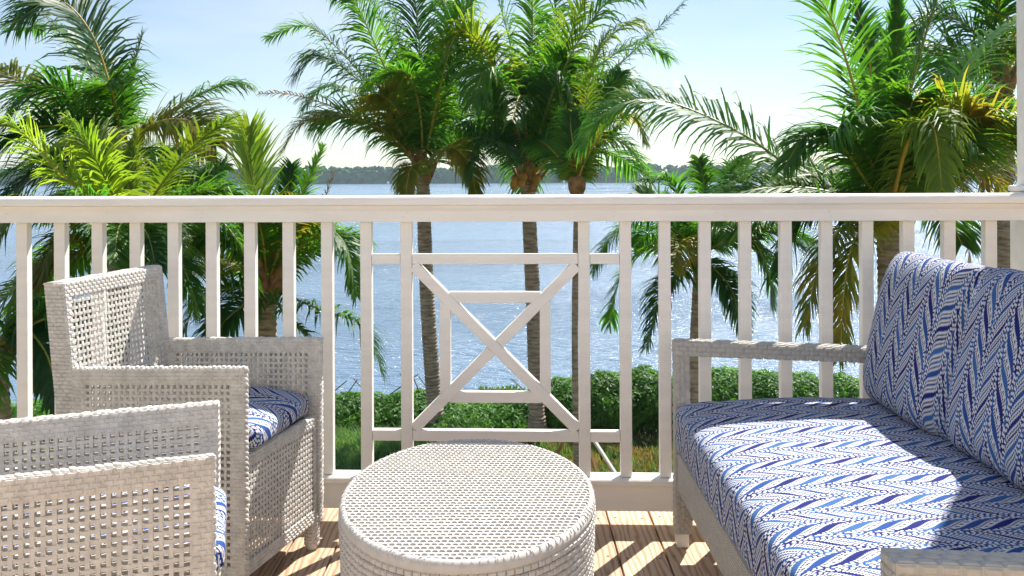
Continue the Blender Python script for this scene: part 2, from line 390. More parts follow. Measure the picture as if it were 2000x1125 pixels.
zc, scx = .573, -.0575
c1 = (-.322, .838); c2 = (.2075, .308); c3 = (-.322, .308); c4 = (.2075, .838)
bar('diagonal_brace', c1, c2, .035, BD0-.0015, BD1+.0015)
mid = (scx, zc); off = .0185*1.0
tdir = (Vector(c4) - Vector(c3)).normalized()
bar('diagonal_brace', c3, (mid[0]-tdir.x*.0178, mid[1]-tdir.y*.0178), .035, BD0+.0005, BD1-.0005)
bar('diagonal_brace', (mid[0]+tdir.x*.0178, mid[1]+tdir.y*.0178), c4, .035, BD0+.0005, BD1-.0005)
h = .1795
for (a, b_) in (((scx-h, zc+h-.017), (scx+h, zc+h-.017)), ((scx-h, zc-h+.017), (scx+h, zc-h+.017)), ((scx-h+.017, zc-h), (scx-h+.017, zc+h)), ((scx+h-.017, zc-h), (scx+h-.017, zc+h))):
    a, b_ = Vector(a), Vector(b_); t = (b_-a).normalized()
    bar('inner_square_bar', a + t*.030, b_ - t*.030, .035, BD0+.003, BD1-.003)

# column with newel base at the right end of the railing
col = empty('porch_column', (0, 2.816, 0), -TH); tag(col, 'white square porch column at the right end of the railing', 'column')
def cbx(name, a0, a1, d0, d1, z0, z1, bev=.004):
    m = MB(); m.box(a0, a1, d0, d1, z0, z1); m.build(name, M_PAINT, col, bevel=bev)
cbx('base', 1.660, 1.92, -.06, .165, .001, 1.07); cbx('neck_moulding', 1.655, 1.925, -.065, .17, 1.0705, 1.090, .006); cbx('shaft', 1.676, 1.905, -.045, .150, 1.0905, 4.2)

# ------------------------------------------------------------------ woven furniture
def tiles(mb, fn, W, H, tw, th, shift=0.5, hgt=0.0028, mask=None, jit=0.12, rnd=random):
    """pillow-shaped strand floats, laid in rows with an offset"""
    rows = max(1, round(H/th)); th = H/rows; cols = max(1, round(W/tw)); tw = W/cols
    for r in range(rows):
        o = (r*shift) % 1.0
        for c in range(-1, cols+1):
            u0 = (c+o)*tw; u1 = u0+tw; u0 = max(u0, 0); u1 = min(u1, W)
            if u1-u0 < tw*0.25: continue
            if mask and not mask((u0+u1)/2, (r+.5)*th): continue
            v0, v1 = r*th, (r+1)*th; gu, gv = tw*.04, th*.07; iu, iv = tw*.20, th*.22
            hh = hgt*(1+rnd.uniform(-jit, jit)); j = rnd.uniform(-jit, jit)*th*.35
            v0 += j; v1 += j
            mb.add([fn(u0+gu, v0+gv, 0), fn(u1-gu, v0+gv, 0), fn(u1-gu, v1-gv, 0), fn(u0+gu, v1-gv, 0),
                    fn(u0+iu, v0+iv, hh), fn(u1-iu, v0+iv, hh), fn(u1-iu, v1-iv, hh), fn(u0+iu, v1-iv, hh)],
                   [(4,5,6,7), (0,1,5,4), (1,2,6,5), (2,3,7,6), (3,0,4,7)])

def toptiles(mb, fn, W, H, tw, th, shift, hgt, mask, jit):
    rows = round(H/th); cols = round(W/tw)
    for r in range(rows):
        o = (r*shift) % 1.0
        for c in range(-1, cols+1):
            u0 = (c+o)*tw; u1 = u0+tw; v0 = r*th + th*.30; v1 = (r+1)*th
            if not mask((u0+u1)/2, (v0+v1)/2): continue
            hh = hgt*(1+random.uniform(-jit, jit)*2); u0 += random.uniform(-.0006, .0006)
            g1, g2 = tw*.25, tw*.0
            mb.add([fn(u0+g1, v0, -.001), fn(u1-g1, v0, -.001), fn(u1, r*th-th*.04, -.001), fn(u1, v1, -.001), fn(u0, v1, -.001), fn(u0, r*th-th*.04, -.001),
                    fn(u0+g1, v0+th*.05, hh), fn(u1-g1, v0+th*.05, hh), fn(u1, r*th-th*.04, hh*.52), fn(u1, v1, hh*.45), fn(u0, v1, hh*.45), fn(u0, r*th-th*.04, hh*.52)],
                   [(6,7,9,10), (7,8,9), (11,6,10), (0,1,7,6), (1,2,8,7), (2,3,9,8), (3,4,10,9), (4,5,11,10), (5,0,6,11)])

def open_weave(mb, fn, u0, u1, v0, v1, p, wd, amp=0.0014, thick=0.0010):
    """flat strands woven over and under with square holes"""
    nu = max(2, round((u1-u0)/p)); nv = max(2, round((v1-v0)/p)); pu = (u1-u0)/nu; pv = (v1-v0)/nv; h2 = wd/2
    for i in range(nu+1):
        c = u0+i*pu + random.uniform(-.0006, .0006); o = len(mb.v); k = 0
        for j in range(2*nv+1):
            v = v0+j*pv/2; wz = amp*(math.cos(math.pi*(j/2)+math.pi*i))
            for du in (-h2, h2):
                mb.v.append(fn(c+du, v, wz+thick)); mb.v.append(fn(c+du, v, wz-thick))
        for j in range(2*nv):
            a = o+j*4; b_ = a+4
            mb.f += [(a, b_, b_+2, a+2), (a+3, b_+3, b_+1, a+1), (a+1, b_+1, b_, a), (a+2, b_+2, b_+3, a+3)]
    for j in range(nv+1):
        c = v0+j*pv + random.uniform(-.0006, .0006); o = len(mb.v)
        for i in range(2*nu+1):
            u = u0+i*pu/2; wz = -amp*(math.cos(math.pi*(i/2)+math.pi*j))
            for dv in (-h2, h2):
                mb.v.append(fn(u, c+dv, wz+thick)); mb.v.append(fn(u, c+dv, wz-thick))
        for i in range(2*nu):
            a = o+i*4; b_ = a+4
            mb.f += [(a, a+2, b_+2, b_), (a+1, b_+1, b_+3, a+3), (a, b_, b_+1, a+1), (a+2, a+3, b_+3, b_+2)]

def braid(mb, a, b_, across, up, ra=.019, ru=.010, step=.0135):
    """slanted strand wraps along an edge from a to b_"""
    a, b_ = Vector(a), Vector(b_); t = (b_-a); ln = t.length; t.normalize(); nst = max(2, round(ln/step))
    across = Vector(across).normalized(); up = Vector(up).normalized()
    for i in range(nst):
        c = a + t*((i+.5)*ln/nst) + up*random.uniform(-.0012, .0012)
        s = (across + t*0.6*(1 if i % 2 else 0.8)).normalized()
        mb.lump(c, t*(ln/nst*.66), s*ra*random.uniform(.93, 1.05), up*ru*random.uniform(.9, 1.1), 6, 4)

def panel(name, parent, p00, p10, p11, p01, nrm, thick, border=(.05, .05, .05, .05), pitch=.0165, wd=.0074, edges='TLR', mw=None, smooth_inner=True, two=True):
    """wicker panel: solid wrapped border (left, right, bottom, top), open weave skins inside, braided edges"""
    p00, p10, p11, p01 = [Vector(q) for q in (p00, p10, p11, p01)]; n_ = Vector(nrm).normalized()
    W = ((p10-p00).length + (p11-p01).length)/2; H = ((p01-p00).length + (p11-p10).length)/2
    def base(u, v, w_):
        a, b_ = u/W, v/H
        return tuple(p00*(1-a)*(1-b_) + p10*a*(1-b_) + p11*a*b_ + p01*(1-a)*b_ + n_*w_)
    bl, br, bb_, bt = border; t2 = thick/2; mb = MB()
    def strip(u0, u1, v0, v1):
        k = t2-.0012
        mb.hexa([base(u0, v0, -k), base(u1, v0, -k), base(u1, v0, k), base(u0, v0, k), base(u0, v1, -k), base(u1, v1, -k), base(u1, v1, k), base(u0, v1, k)])
    strip(0, bl, 0, H); strip(W-br, W, 0, H); strip(bl+.0005, W-br-.0005, 0, bb_); strip(bl+.0005, W-br-.0005, H-bt, H)
    msk = lambda u, v: u < bl or u > W-br or v < bb_ or v > H-bt
    for sg in (1, -1):
        fn = (lambda u, v, w_, s=sg: base(u, v, s*(t2-.0014+w_)))
        tiles(mb, fn, W, H, .0185, .0098, .5, .0024, msk)
    side = (p10-p00).normalized(); upv = (p01-p00).normalized()
    if 'T' in edges: braid(mb, base(0, H-.002, 0), base(W, H-.002, 0), n_, upv, t2+.0025, .0065)
    if 'L' in edges: braid(mb, base(0.002, 0, 0), base(0.002, H, 0), n_, side, t2+.0025, .0065)
    if 'R' in edges: braid(mb, base(W-.002, 0, 0), base(W-.002, H, 0), n_, side, t2+.0025, .0065)
    if 'B' in edges: braid(mb, base(0, .002, 0), base(W, .002, 0), n_, upv, t2+.0025, .0065)
    o = mb.build(name, mw or M_WICK, parent)
    wv = MB()
    for sg in ((1, -1) if two else (1,)):
        fn = (lambda u, v, w_, s=sg: base(u, v, s*(t2-.004)+w_))
        open_weave(wv, fn, bl, W-br, bb_, H-bt, pitch, wd)
    q = wv.build('open_weave', mw or M_WICK, o); q['kind'] = 'stuff'
    return o

def cushion(name, mat_, prof_fn, y0, y1, ny=26, npf=64, end=0.05, uvs=(1, 1), puff=0.0):
    """swept pillow: prof_fn(t, k) gives (x, z) of a closed profile, k shrinks towards the ends"""
    mb = MB(); mb.uv = []; rows = []; acc_v = 0; prev = None
    ys = []
    for i in range(9): a = math.pi/2*i/8; ys.append((y0 + end*(1-math.cos(a)), math.sin(a)))
    for i in range(1, ny): ys.append((y0+end + (y1-y0-2*end)*i/ny, 1.0))
    for i in range(8, -1, -1): a = math.pi/2*i/8; ys.append((y1 - end*(1-math.cos(a)), math.sin(a)))
    for r, (y, k) in enumerate(ys):
        kk = (y-y0)/(y1-y0); pf = 1 + puff*(math.sin(math.pi*kk)**0.6 - 1)
        pts = [prof_fn(t/npf, k, pf) for t in range(npf)] ; pts.append(pts[0])
        u = 0
        vv = y if 0 < r < len(ys)-1 else y
        vv = y + (1-k)*(-end*.6 if r < len(ys)/2 else end*.6)
        for t, (x, z) in enumerate(pts):
            if t: u += math.hypot(x-pts[t-1][0], z-pts[t-1][1])
            nq = noise.noise((x*7, y*7, z*7))*.0045 + noise.noise((x*22, y*16, z*22))*.0018
            mb.v.append((x + nq*.6, y, z + nq*k)); mb.uv.append((u*uvs[0], vv*uvs[1]))
    m1 = npf+1
    for r in range(len(ys)-1):
        for t in range(npf): mb.f.append((r*m1+t, r*m1+t+1, (r+1)*m1+t+1, (r+1)*m1+t))
    o = mb.build(name, mat_, None, smooth=True)
    return o

def rrect(x0, x1, z0, z1, n_exp=5.0, crown=0.0, cx=None):
    """super-ellipse box profile, starting at the back bottom"""
    xc, zc_, a, b_ = (x0+x1)/2, (z0+z1)/2, (x1-x0)/2, (z1-z0)/2
    def f(t, k, pf):
        g_ = 2*math.pi*t - math.pi*0.25
        c, s = math.cos(g_), math.sin(g_)
        d = (abs(c)**n_exp + abs(s)**n_exp)**(-1/n_exp)
        e_ = 0.045*(1-k)
        x = xc + (a-e_)*c*d; z = zc_ + (b_*(0.35+0.65*k))*s*d*(pf if abs(s*d) > .3 else 1)
        if s > 0: z += crown*(1-((x-xc)/a)**2)
        return (x, z)
    return f

# ---- armchairs --------------------------------------------------------------
def armchair(label, NF, FF, NB, FB, hf=.645, hb=.63, hB=.86, cush_label='', lean=.025, cush_out=0.0):
    NF, FF, NB, FB = [Vector((*q, 0)) for q in (NF, FF, NB, FB)]
    cen = (NF+FF+NB+FB)/4
    t = empty('wicker_armchair', cen); tag(t, label, 'armchair', 'wicker armchairs')
    NF, FF, NB, FB = [q-cen for q in (NF, FF, NB, FB)]
    Z = lambda p, z: Vector((p.x, p.y, z))
    fr = ((NF-NB)+(FF-FB)).normalized(); sd_ = ((FF-NF)+(FB-NB)).normalized()
    th = .025
    # side panels, inset so that outer faces lie on the outline
    for (b_, f_, s) in ((NB, NF, 1), (FB, FF, -1)):
        i = sd_*(th/2*s)
        panel('side_panel', t, Z(b_+i, .085), Z(f_+i, .085), Z(f_+i, hf-.008), Z(b_+i, hb-.008), -sd_*s, th, (.036, .036, .035, .040))
    # front apron
    a, b_ = NF + sd_*(th+.003) - fr*.022, FF - sd_*(th+.003) - fr*.022
    panel('front_apron', t, Z(a, .085), Z(b_, .085), Z(b_, .402), Z(a, .402), fr, .026, (.012, .012, .035, .03), .0160, .0080, 'T', two=False)
    # backrest
    bt = .058
    o0 = -fr*(bt/2-.004); tl = -fr*lean
    a, b_ = NB + o0, FB + o0
    p00, p10, p11, p01 = Z(a, .30), Z(b_, .30), Z(b_+tl, hB-.012), Z(a+tl, hB-.012)
    p00 = p00 + fr*.03; p10 = p10 + fr*.03
    bp = panel('backrest', t, p00, p10, p11, p01, fr, bt, (.022, .03, .03, .036), .0172, .0076, 'T', two=False)
    # woven end faces of the backrest
    for (q0, q1, s) in ((p00, p01, -1), (p10, p11, 1)):
        ef = MB()
        fn = lambda u, v, w_, q0=q0, q1=q1, s=s: tuple(q0 + (q1-q0)*(v/.56) + fr*(u-bt/2) + sd_*(s*(w_+.0005)))
        tiles(ef, fn, bt, .56, .0190, .0105, .5, .0026)
        q = ef.build('end_weave', M_WICK, bp); q['kind'] = 'stuff'
    # back below the arm line
    a, b_ = NB+fr*.012, FB+fr*.012
    lb = panel('back_panel', t, Z(a+sd_*.04, .085), Z(b_-sd_*.04, .085), Z(b_-sd_*.04, .30), Z(a+sd_*.04, .30), fr, .026, (.02, .02, .03, .02), .0165, .0098, '', two=False)
    # seat base
    sb = MB(); i = sd_*(th+.006)
    q = [NB+i+fr*.035, NF+i-fr*.045, FF-i-fr*.045, FB-i+fr*.035]
    sb.hexa([Z(p, .375) for p in q] + [Z(p, .398) for p in q]); sb.build('seat_base', M_CORE, t)
    # legs with wrapped weave and foot cap
    for (p, s1, s2) in ((NF, 1, -1), (FF, -1, -1), (NB, 1, 1), (FB, -1, 1)):
        c = p + sd_*(s1*.026) + fr*(s2*.026); lg = MB(); r = .0235
        lg.tube([Z(c, .0125), Z(c, .11)], r-.002, 14)
        def fn(u, v, w_, c=c): g_ = u/r; return (c.x+math.cos(g_)*(r-.002+w_), c.y+math.sin(g_)*(r-.002+w_), .014+v)
        tiles(lg, fn, 2*math.pi*r, .09, .0185, .0098, .5, .0022)
        lo = lg.build('leg', M_WICK, t)
        ft = MB(); ft.tube([Z(c, .001), Z(c, .012)], .015, 12); ft.build('foot_cap', M_METAL, lo)
    # cushion, a thing of its own
    depth = (((NF-NB).length+(FF-FB).length)/2) - .05
    wid = ((FF-NF).length+(FB-NB).length)/2 - 2*th - .012
    cu = cushion('seat_cushion', M_FAB2, rrect(-depth/2+.02, depth/2+cush_out, .4035, .478, 4.2, .016), -wid/2, wid/2, 16, 56, .035, puff=.05)
    cu.location = cen; cu.rotation_euler.z = math.atan2(fr.y, fr.x)
    cu.location += fr*.012
    tag(cu, cush_label, 'cushion', 'armchair seat cushions')
    return t

armchair('white wicker armchair with tall back standing against the railing', (-.692, 2.236), (-.581, 2.665), (-1.170, 2.305), (-1.085, 2.745),
         cush_label='blue and white zigzag cushion in the armchair against the railing', cush_out=0.012)
b0 = Vector((-.522, 1.515)); sdB = Vector((-.30, .954)).normalized(); frB = Vector((.954, .30)).normalized()
NFb = b0; FFb = b0 + sdB*.405; NBb = b0 - frB*.50; FBb = FFb - frB*.50
armchair('white wicker armchair in the near corner, cut off by the picture edge', tuple(NFb), tuple(FFb), tuple(NBb), tuple(FBb), hf=.647, hb=.64,
         cush_label='zigzag cushion edge showing in front of the near cut-off armchair', cush_out=0.03)

# ---- oval drum table ----------------------------------------------------------
tx, ty, ra, rb_ = -.1035, 2.013, .289, .388
TT = .405
tb = empty('drum_table', (tx, ty, 0)); tag(tb, 'white woven round drum table in the middle of the deck', 'table')
core = MB(); nn = 96
def ell(g_, k=1.0, off=0.0):
    return ((ra*k+off)*math.cos(g_), (rb_*k+off)*math.sin(g_))
prof = [(.0, .05, .955), (.0, .08, .958), (0, .30, .985), (0, .375, .995), (-.002, .394, .995), (-.006, .400, .995), (-.012, .4025, .995)]
for of, z, k in prof:
    for i in range(nn):
        x, y = ell(2*math.pi*i/nn, k, of); core.v.append((x, y, z))
for r in range(len(prof)-1):
    for i in range(nn): core.f.append((r*nn+i, r*nn+(i+1) % nn, (r+1)*nn+(i+1) % nn, (r+1)*nn+i))
core.f.append(tuple(range((len(prof)-1)*nn, len(prof)*nn))); core.f.append(tuple(range(nn))[::-1])
body = core.build('drum_body', M_CORE, tb, smooth=False)
tp = MB()
toptiles(tp, lambda u, v, w_: (u-ra, v-rb_, .4024+w_), 2*ra, 2*rb_, .0138, .0155, 0.334, .0042, lambda u, v: ((u-ra)/(ra-.010))**2 + ((v-rb_)/(rb_-.010))**2 < 1, .06)
o = tp.build('top_weave', M_WTAB, tb); o['kind'] = 'stuff'
# equal arc-length steps round the oval
arc = [0]; NA = 2000
for i in range(NA):
    x0, y0 = ell(2*math.pi*i/NA); x1, y1 = ell(2*math.pi*(i+1)/NA); arc.append(arc[-1]+math.hypot(x1-x0, y1-y0))
PER = arc[-1]
def ang(s):
    s %= PER; lo, hi = 0, NA
    while hi-lo > 1:
        md = (lo+hi)//2
        if arc[md] <= s: lo = md
        else: hi = md
    return 2*math.pi*(lo + (s-arc[lo])/(arc[lo+1]-arc[lo]))/NA
def sidefn(u, v, w_):
    z = .05+v; k = .955 + (.995-.955)*min(1, (z-.05)/.325); x, y = ell(ang(u), k, w_-.0003); return (x, y, z)
sw = MB(); tiles(sw, sidefn, PER, .332, .0185, .0150, .334, .0042)
o = sw.build('side_weave', M_WTAB, tb); o['kind'] = 'stuff'
rm = MB(); nl = 150
rp = [(-.0015, .380), (.0022, .382), (.0028, .392), (.0008, .3985), (-.003, .4032), (-.007, .4052), (-.0105, .4050), (-.0115, .4025)]
for i in range(nl):
    a = ang(i*PER/nl); wob = random.uniform(-.0009, .0009)
    for of, z in rp:
        x, y = ell(a, .995, of + wob); rm.v.append((x, y, z + wob*.5))
kp = len(rp)
for i in range(nl):
    for q_ in range(kp-1):
        a_, b_ = i*kp, ((i+1) % nl)*kp; rm.f.append((a_+q_, b_+q_, b_+q_+1, a_+q_+1))
rm.build('rim_binding', M_WTAB, tb, smooth=True)
st_ = MB(); nl = round(PER/.0165)
for i in range(nl):
    a = ang((i + random.uniform(-.15, .15))*PER/nl); x, y = ell(a, .995, -.0040); t = Vector((-ra*math.sin(a), rb_*math.cos(a), 0)).normalized(); nO = Vector((t.y, -t.x, 0))
    up = (nO*.6 + Vector((0, 0, .8))).normalized(); dn = (up.cross(t) + t*.3).normalized()
    st_.lump((x, y, .4015), t*.0040, dn*.0100*random.uniform(.8, 1.1), up*.0038, 6, 4)
o = st_.build('rim_stitches', M_WTAB, tb, smooth=True); o['kind'] = 'stuff'
for a in (45, 135, 225, 315):
    x, y = ell(R(a), .85); f_ = MB(); f_.tube([(x, y, .001), (x, y, .0495)], .02, 10); f_.build('foot', M_METAL, tb)

# ---- sofa ---------------------------------------------------------------------
sf = empty('wicker_sofa', (.9, 1.88, 0)); tag(sf, 'grey white wicker sofa with open arms facing the armchairs', 'sofa')
SX, SY = .9, 1.88
def wrapped(name, pts8, tw=.026, th=.013, parent=sf, hgt=.0024, mt=None):
    """solid bar wrapped in basket-weave floats on its four long faces"""
    p = [Vector(q) for q in pts8]; mb = MB(); mb.hexa([tuple(q) for q in p])
    for (a, b_, c, d) in ((0, 1, 5, 4), (1, 2, 6, 5), (2, 3, 7, 6), (3, 0, 4, 7), (4, 5, 6, 7), (3, 2, 1, 0)):
        A, B_, C_, D = p[a], p[b_], p[c], p[d]; W = (B_-A).length; H = (D-A).length
        nr = (B_-A).cross(D-A).normalized()
        fn = lambda u, v, w_, A=A, B_=B_, C_=C_, D=D, W=W, H=H, nr=nr: tuple(A*(1-u/W)*(1-v/H) + B_*(u/W)*(1-v/H) + C_*(u/W)*(v/H) + D*(1-u/W)*(v/H) + nr*(w_+.0002))
        if W >= H: tiles(mb, fn, W, H, tw, th, .5, hgt)
        else:
            fn2 = lambda u, v, w_, fn=fn: fn(v, u, w_)
            tiles(mb, fn2, H, W, tw, th, .5, hgt)
            # swapped axes flip the winding
    return mb.build(name, mt or M_WICK2, parent)
def b8(x0, x1, y0, y1, z0, z1, z0b=None, z1b=None):
    z0b = z0 if z0b is None else z0b; z1b = z1 if z1b is None else z1b
    return [(x0-SX, y0-SY, z0), (x1-SX, y0-SY, z0b), (x1-SX, y1-SY, z0b), (x0-SX, y1-SY, z0), (x0-SX, y0-SY, z1), (x1-SX, y0-SY, z1b), (x1-SX, y1-SY, z1b), (x0-SX, y1-SY, z1)]
XF, XB = .492, 1.335
wrapped('seat_frame', b8(XF+.006, XB, 1.185, 2.628, .176, .288), .0135, .0085, hgt=.002)
for y0, y1 in ((2.630, 2.675), (1.120, 1.158)):
    wrapped('arm_post', b8(XF, XF+.042, y0, y1, .288, .584))
    wrapped('armrest', b8(XF-.002, XB-.03, y0-.004, y1+.004, .585, .626, .550, .591), .028, .0135)
for y0, y1, s in ((2.630, 2.675, -1), (1.120, 1.158, 1)):
    for x0, x1, sx in ((XF, XF+.085, 1), (XB-.085, XB, -1)):
        # tapered leg, wrapped above a pale metal foot
        tpx = .042
        xa, xb = (x0, x0+tpx) if sx > 0 else (x1-tpx, x1)
        p = [(xa-SX, y0-SY, .042), (xb-SX, y0-SY, .042), (xb-SX, y1-SY, .042), (xa-SX, y1-SY, .042), (x0-SX, y0-SY, .2875), (x1-SX, y0-SY, .2875), (x1-SX, y1-SY, .2875), (x0-SX, y1-SY, .2875)]
        lg = wrapped('leg', p, .0185, .011)
        f_ = MB(); f_.box(xa-SX+.003, xb-SX-.003, y0-SY+.003, y1-SY-.003, .001, .0415); f_.build('foot', M_METAL, lg, bevel=.002)
wrapped('back_frame', [(1.29-SX, 1.14-SY, .289), (XB-SX, 1.14-SY, .289), (XB-SX, 2.673-SY, .289), (1.29-SX, 2.673-SY, .289), (1.36-SX, 1.14-SY, .74), (1.40-SX, 1.14-SY, .74), (1.40-SX, 2.673-SY, .74), (1.36-SX, 2.673-SY, .74)], .02, .012)
cu = cushion('seat_cushion', M_FAB, rrect(XF-.012, 1.29, .290, .452, 7.0, .014), 1.19, 2.624, 40, 96, .04, puff=.02)
tag(cu, 'long blue and white zigzag seat cushion on the sofa', 'cushion')
def backc(y0, y1, label, dx=0):
    def f(t, k, pf):
        g_ = 2*math.pi*t - math.pi*.25; c, s = math.cos(g_), math.sin(g_)
        ne = 3.8; d = (abs(c)**ne + abs(s)**ne)**(-1/ne)
        a, b_ = .108*(.25+.75*k), .228*(.93+.07*k)
        x = a*c*d*(1.0 if pf is None else pf); z = b_*s*d
        le = R(13)
        return (1.165 + dx + x*math.cos(le) + z*math.sin(le), .668 + z*math.cos(le) - x*math.sin(le))
    o = cushion('back_cushion', M_FAB, f, y0, y1, 22, 80, .085, puff=.2)
    return tag(o, label, 'cushion', 'sofa back cushions')
backc(2.165, 2.655, 'zigzag back cushion at the railing end of the sofa')
backc(1.685, 2.185, 'zigzag back cushion second from the railing, cut off by the picture edge', .012)
backc(1.205, 1.70, 'zigzag back cushion beside the near arm of the sofa')

# ------------------------------------------------------------------ palms
def bez(pts, n):
    """Catmull-Rom through the points"""
    pts = [Vector(p) for p in pts]; q = [pts[0]*2-pts[1]] + pts + [pts[-1]*2-pts[-2]]; out_ = []
    segs = len(pts)-1
    for i in range(n+1):
        x = i/n*segs; k = min(int(x), segs-1); t = x-k; a, b_, c, d = q[k:k+4]
        out_.append(0.5*((2*b_) + (c-a)*t + (2*a-5*b_+4*c-d)*t*t + (3*b_-a-3*c+d)*t**3))
    return out_

def frond(parent, pts, leaf, rach=None, ll=.75, n=58, droop=.7, wid=.042, tw=None, rr=.028, seed=0, spread=1.0):
    rnd = random.Random(seed)
    if tw is None: tw = rnd.uniform(-.7, .7); org = parent.location
    cv = bez([Vector(p)-org for p in pts], 48)
    rc = MB(); rc.tube(cv, [rr*(1-.88*(i/48)) for i in range(49)], 6, cap=False)
    mb = MB(); up = Vector((0, 0, 1))
    for sgn in (-1, 1):
        for i in range(n):
            t = .10 + .895*(i + rnd.random()*.6)/n
            x = t*48; k = min(int(x), 47); p = cv[k].lerp(cv[k+1], x-k); T = (cv[k+1]-cv[k]).normalized()
            S = T.cross(up)
            if S.length < .15: S = T.cross(Vector((.3, -1, .2)))
            S.normalize(); Nn = S.cross(T).normalized()
            if tw: S, Nn = S*math.cos(tw) + Nn*math.sin(tw), Nn*math.cos(tw) - S*math.sin(tw)
            prof_ = (0.45 + 1.1*min(t/.35, 1)*.5) * (1 - max(0, (t-.55)/.45)**1.6*.62)
            ln = ll*prof_*rnd.uniform(.72, 1.15)
            fw = .45 + .9*t
            d = (S*sgn*spread + T*fw*rnd.uniform(.8, 1.15) + Nn*(.22+rnd.gauss(0, .22)) + Vector((rnd.gauss(0, .10), rnd.gauss(0, .10), rnd.gauss(0, .10)))).normalized()
            wdt = wid*rnd.uniform(.8, 1.15); q = p.copy(); step = ln/4; prev = None; o = len(mb.v)
            dr = droop*rnd.uniform(.6, 1.35)
            for s in range(5):
                ws = wdt*(.55, 1.0, .85, .5, .0)[s]*.5
                wv = d.cross(Nn if abs(d.dot(Nn)) < .9 else T).normalized()*ws
                if s < 4: mb.v.append(tuple(q-wv)); mb.v.append(tuple(q+wv))
                else: mb.v.append(tuple(q))
                q = q + d*step; d = (d + Vector((0, 0, -1))*dr*.42*(s+1)*.6).normalized()
            for s in range(3): mb.f.append((o+2*s, o+2*s+1, o+2*s+3, o+2*s+2))
            mb.f.append((o+6, o+7, o+8))
    fo = mb.build('frond', leaf, parent)
    ro = rc.build('rachis', rach or M_RACH, fo, smooth=True)
    return fo

def trunk(parent, pts, r0, r1, ring=.075):
    org = parent.location; L_ = sum((Vector(pts[i+1])-Vector(pts[i])).length for i in range(len(pts)-1)); n = max(20, int(L_/ring)*2)
    cv = bez([Vector(p)-org for p in pts], n); rnd = random.Random(int(r0*1e4)+n)
    rad = [(r0 + (r1-r0)*i/n)*(1.05 if i % 2 else .95)*rnd.uniform(.975, 1.025) + (r0*.5*max(0, 1-i/n*9)) for i in range(n+1)]
    mb = MB(); mb.tube(cv, rad, 14); return mb.build('trunk', M_TRUNK, parent)

def boots(parent, c, r, n, seed, ln=.45):
    rnd = random.Random(seed); c = Vector(c)-parent.location
    for i in range(n):
        g_ = 2*math.pi*i/n + rnd.uniform(-.2, .2); d = Vector((math.cos(g_), math.sin(g_), 0)); mb = MB(); w_ = r*.62
        s = Vector((-d.y, d.x, 0)); a = c + d*r*.55 - Vector((0, 0, rnd.uniform(.0, .28))); hh = ln*rnd.uniform(.6, 1.2); o_ = rnd.uniform(.25, .7)
        mb.hexa([a-s*w_-d*.03, a+s*w_-d*.03, a+s*w_*.9+d*.04, a-s*w_*.9+d*.04,
                 a-s*w_*.25+d*(hh*o_)+Vector((0, 0, hh)), a+s*w_*.25+d*(hh*o_)+Vector((0, 0, hh)), a+s*w_*.25+d*(hh*o_+.05)+Vector((0, 0, hh*.97)), a-s*w_*.25+d*(hh*o_+.05)+Vector((0, 0, hh*.97))])
        mb.build('leaf_base', M_BOOT, parent)

def palm(label, base_px, head_px, Y, r0, r1, fronds, rand=8, rlen=3.3, seed=1, ll=1.12, mats=None, base_z=GZ, nb=7, wid=.041, rr=.028, ndens=100, lean=0.0, rel=(15, 80)):
    """fronds: ([(px, py, dY) ...], leaf, rachis, options); the head is the first point of every frond"""
    rnd = random.Random(seed)
    hd = P(*head_px, Y); bs = P(base_px[0], base_px[1], Y); bs.z = base_z - .05; bs.y += lean
    t = empty('palm_tree', bs); tag(t, label, 'palm tree', 'coconut palms')
    m1 = bs.lerp(hd, .5) + Vector((rnd.uniform(-.08, .08), 0, 0))
    trunk(t, [bs, m1, hd], r0, r1)
    if nb: boots(t, hd, r1*1.25, nb, seed)
    for i, fr_ in enumerate(fronds):
        pts, leaf, rch, op = fr_
        w3 = [hd + Vector((0, 0, .02))] + [P(a, b_, Y+c) for a, b_, c in pts]
        o = dict(ll=ll, wid=wid, rr=rr, n=ndens, seed=seed*100+i); o.update(op)
        frond(t, w3, leaf, rch, **o)
    ms = mats or [M_LEAF, M_LEAFD, M_LEAF, M_LEAFY]
    for i in range(rand):
        az = 2*math.pi*(i*.381966 + rnd.random()*.08) + seed; el = R(rnd.uniform(*rel)); Lf = rlen*rnd.uniform(.8, 1.1)
        d = Vector((math.cos(az)*math.cos(el), math.sin(az)*math.cos(el), math.sin(el))); hz = Vector((math.cos(az), math.sin(az), 0))
        sag = Lf*(.10 + .34*math.cos(el)*rnd.uniform(.6, 1.2))
        w3 = [hd, hd + d*Lf*.38, hd + d*Lf*.72 - Vector((0, 0, sag*.40)) + hz*.05, hd + d*Lf - Vector((0, 0, sag*1.15))]
        frond(t, w3, ms[i % len(ms)], M_RACH if i % 3 else M_RACHY, ll=ll, wid=wid, rr=rr, n=ndens, seed=seed*100+50+i, droop=.75)
    return t

G, D_, YL, BR, DR = M_LEAF, M_LEAFD, M_LEAFY, M_LEAFB, M_LEAFR
RG, RY = M_RACH, M_RACHY
